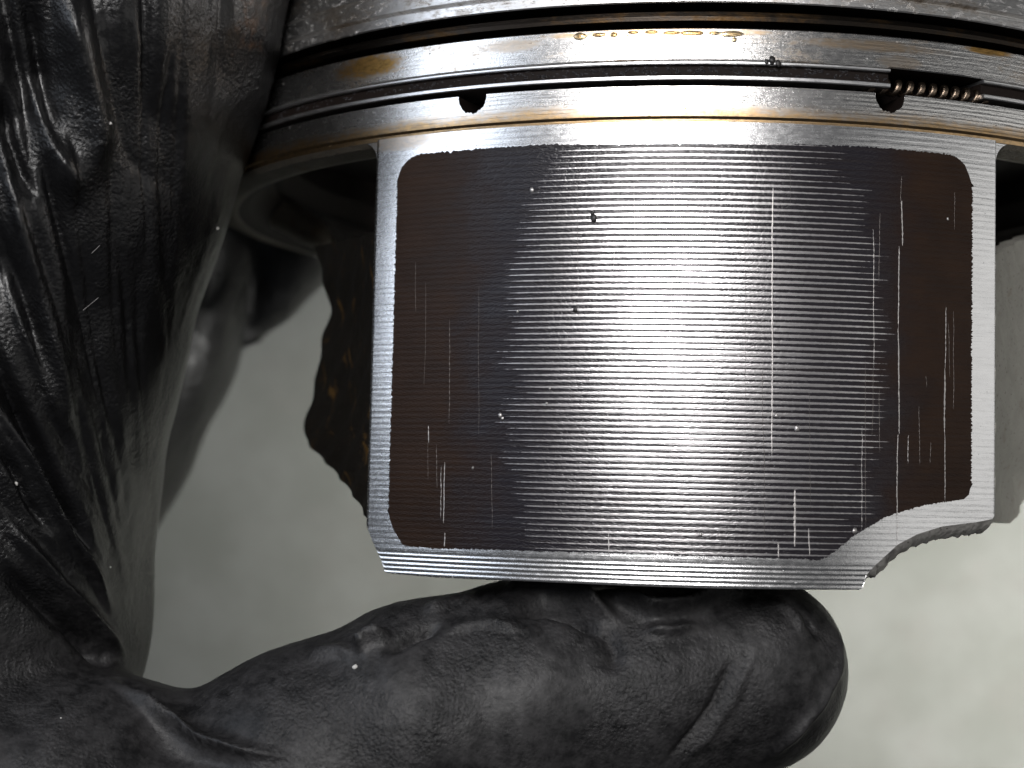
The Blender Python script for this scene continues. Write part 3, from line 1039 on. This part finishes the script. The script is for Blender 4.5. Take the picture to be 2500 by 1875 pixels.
dsp = np.zeros(nv)
folds = [
    # broad folds from the top left down
    ([(160, -80), (175, 60), (205, 200), (225, 330), (215, 470)], 60, 40, 1.3, 0.3),
    ([(60, -60), (90, 120), (110, 260), (150, 400)], 45, 25, -1.3, 0),
    ([(75, 170), (95, 260), (120, 360), (160, 440), (190, 520)], 40, 40, 1.1, 0.3),
    ([(0, 200), (20, 330), (55, 430), (95, 500)], 20, 15, -1.0, 0),
    ([(-40, 220), (5, 360), (35, 480), (60, 620), (110, 820), (150, 960), (175, 1080)], 40, 26, 1.0, 0.3),
    ([(0, 640), (50, 800), (90, 900), (130, 1010), (160, 1090)], 22, 18, 0.7, 0.3),
    ([(-20, 880), (45, 1010), (110, 1130), (170, 1250), (240, 1400)], 20, 14, -0.9, 0),
    ([(-20, 930), (20, 1030), (60, 1110), (100, 1190), (160, 1300), (235, 1420), (290, 1520)], 18, 12, 0.9, 0.3),
    ([(-30, 1080), (20, 1140), (60, 1220), (120, 1310)], 16, 12, -0.7, 0),
    # fold that runs down to the thumb web
    ([(-30, 1240), (60, 1330), (140, 1425), (225, 1510), (290, 1585), (350, 1660)], 26, 12, 0.75, 0.2),
    ([(-30, 1370), (80, 1450), (190, 1545), (250, 1595), (350, 1690), (420, 1760)], 34, 16, -1.2, 0),
    ([(215, 1620), (310, 1695), (390, 1757), (490, 1806), (610, 1838), (720, 1850)], 16, 14, 0.9, 0.3),
    ([(300, 1770), (450, 1850), (640, 1880)], 60, 50, -0.5, 0),
    # crinkles of the thumb where it meets the skirt
    ([(1215, 1440), (1300, 1430), (1380, 1455), (1450, 1490), (1520, 1520)], 24, 16, 1.25, 0.3),
    ([(1240, 1500), (1330, 1480), (1400, 1500), (1480, 1560)], 20, 18, -1.0, 0),
    ([(1430, 1445), (1530, 1475), (1600, 1500), (1680, 1492), (1760, 1462), (1850, 1448)], 15, 12, 1.1, 0),
    ([(1560, 1450), (1640, 1462), (1720, 1450)], 20, 20, -1.4, 0),
    ([(1470, 1520), (1500, 1590), (1490, 1650)], 30, 25, -0.45, 0),
    ([(1020, 1500), (1100, 1470), (1180, 1455)], 20, 16, 0.5, 0),
    ([(860, 1600), (905, 1565), (960, 1545)], 14, 14, 0.9, 0),
    ([(930, 1600), (1010, 1545), (1090, 1520)], 16, 14, -0.6, 0),
    ([(1060, 1560), (1130, 1530), (1210, 1520), (1290, 1545)], 16, 14, 0.22, 0.3),
    ([(1560, 1540), (1640, 1545), (1720, 1525)], 14, 12, 0.45, 0.2),
    ([(1880, 1470), (1930, 1500), (1965, 1560)], 9, 8, 0.35, 0.2),
    ([(1905, 1460), (1960, 1500), (2000, 1570)], 8, 8, -0.3, 0),
    ([(740, 1600), (830, 1590), (880, 1600)], 18, 18, 0.4, 0),
    # seam like ridge round the thumb tip
    ([(1850, 1560), (1820, 1640), (1790, 1710), (1730, 1800), (1640, 1890)], 9, 9, 0.16, 0.4),
    ([(1800, 1580), (1765, 1660), (1740, 1720), (1690, 1790), (1600, 1890)], 13, 15, -0.38, 0.3),
    ([(2000, 1480), (2040, 1560), (2040, 1640), (2000, 1720), (1930, 1800), (1840, 1880)], 14, 14, 0.35, 0),
]
for fo in folds:
    dsp += 1.5 * fold(*fo)


# creases of the stretched rubber fan out from the web between thumb and finger
PV = (378, 1700)
phi = np.degrees(np.arctan2(vpx - PV[0], np.maximum(PV[1] - vpy, 1.0)))
rho = np.hypot(vpx - PV[0], vpy - PV[1])
O = np.zeros(nv)


def crease(wd, ln, seed):
    n_ = vnoise(np.stack([phi / wd + 0.6 * vnoise(np.stack([phi / 9, rho / 350, O], 1), seed + 50), rho / ln, O], 1) + 40, seed)
    return np.clip(np.abs(n_) * 3.2, 0, 1) ** 0.8


fan = (1.35 * crease(7.5, 900, 11) + 0.75 * crease(3.3, 600, 12) + 0.34 * crease(1.6, 420, 13) - 1.0)
fmask = np.clip((vpy < 1690) * np.clip((phi + 58) / 12, 0, 1) * np.clip((13 - phi) / 9, 0.15, 1), 0, 1) * np.clip(rho / 750, 0, 1)
fmask *= np.clip(Nn[:, 2] * 1.8 - 0.35, 0, 1) * np.clip((V[:, 2] - 12) / 6, 0, 1) * (vpx < 760)
st = np.array([1.0, 0.35, 1.0])
soft = 0.45 * vnoise(V * st * 0.22, 1) + 0.20 * vnoise(V * st * 0.5 + 9, 2) + 0.09 * vnoise(V * st * 1.1 + 5, 3) + 0.06 * vnoise(V * 2.1, 5)
keep = np.clip((vpy - 1520) / 200, 0, 1)
soft *= 1 - 0.45 * keep
dn = dsp * front + 0.95 * fan * fmask + soft * (0.3 + 0.7 * np.clip(Nn[:, 2] + 0.5, 0, 1))
V2 = V + Nn * dn[:, None]
# never push through the piston
q = V2 - AX
zl_ = q @ U
qr = q - zl_[:, None] * U
rl_ = np.linalg.norm(qr, axis=1)
inside = (zl_ > 14.0) & (zl_ < 32) & (rl_ < 43.2) & (rl_ > 40)
V2[inside] += qr[inside] / rl_[inside][:, None] * (43.2 - rl_[inside])[:, None]
lowz = (rl_ < 43.3) & (rl_ > 38) & (np.arctan2(q @ SS, q @ ES) > -0.53) & (np.arctan2(q @ SS, q @ ES) < 0.53) & (zl_ > -16.1) & (zl_ < -12)
V2[lowz] -= U * (zl_[lowz] + 16.1)[:, None]
Vw = (V2 + np.array([0, 0, H])) * MM
me2.vertices.foreach_set('co', Vw.ravel())
me2.polygons.foreach_set('use_smooth', np.ones(len(me2.polygons), bool))
me2.materials.clear()
me2.materials.append(M_GLOVE)
me2.update()
me2.name = 'gloved_hand'
hand = link(bpy.data.objects.new('gloved_hand', me2))
tag(hand, 'hand in a wrinkled black rubber glove gripping the piston, thumb under its skirt', 'hand')

# dust specks and lint on the glove
tree_v = V2[front > 0.2]
tree_x, tree_y = vpx[front > 0.2], vpy[front > 0.2]


def glove_pt(px, py):
    k = np.argmin((tree_x - px) ** 2 + (tree_y - py) ** 2)
    return tree_v[k] + np.array([0, 0, H])


for i, (gx_, gy_, gr_) in enumerate([(240, 297, 5), (37, 1182, 7), (866, 1630, 7), (543, 562, 5), (148, 1750, 2.5),
                                     (270, 1382, 2.5)]):
    c = glove_pt(gx_, gy_)
    rm = gr_ / 34.0
    s1 = Sheets()
    s1.grid(lump(c, ((rm, 0, 0), (0, rm * 0.8, 0), (0, 0, rm * 0.6)), 80 + i, rough=0.15), close=True)
    s1.build('dust_speck', M_DUST, hand)


def fibre(pts, rad, name, mat, parent):
    p = np.array(pts, float)
    n = 24
    s_ = np.linspace(0, len(p) - 1, n)
    C_ = np.stack([np.interp(s_, np.arange(len(p)), p[:, k]) for k in range(3)], -1)
    f = np.linspace(0, 2 * math.pi, 5, endpoint=False)
    s1 = Sheets()
    s1.grid(C_[:, None] + rad * (np.cos(f)[None, :, None] * np.array([1, 0, 0]) + np.sin(f)[None, :, None] * np.array([0, 0.7, 0.7])), close=True)
    return s1.build(name, mat, parent)


fibre([glove_pt(207, 762) + [0, 0, .1], glove_pt(245, 728) + [0, 0, .25]], 0.018, 'lint_fibre', M_LINT, hand)
fibre([glove_pt(225, 620) + [0, 0, .1], glove_pt(242, 600) + [0, 0, .2]], 0.018, 'lint_fibre', M_LINT, hand)
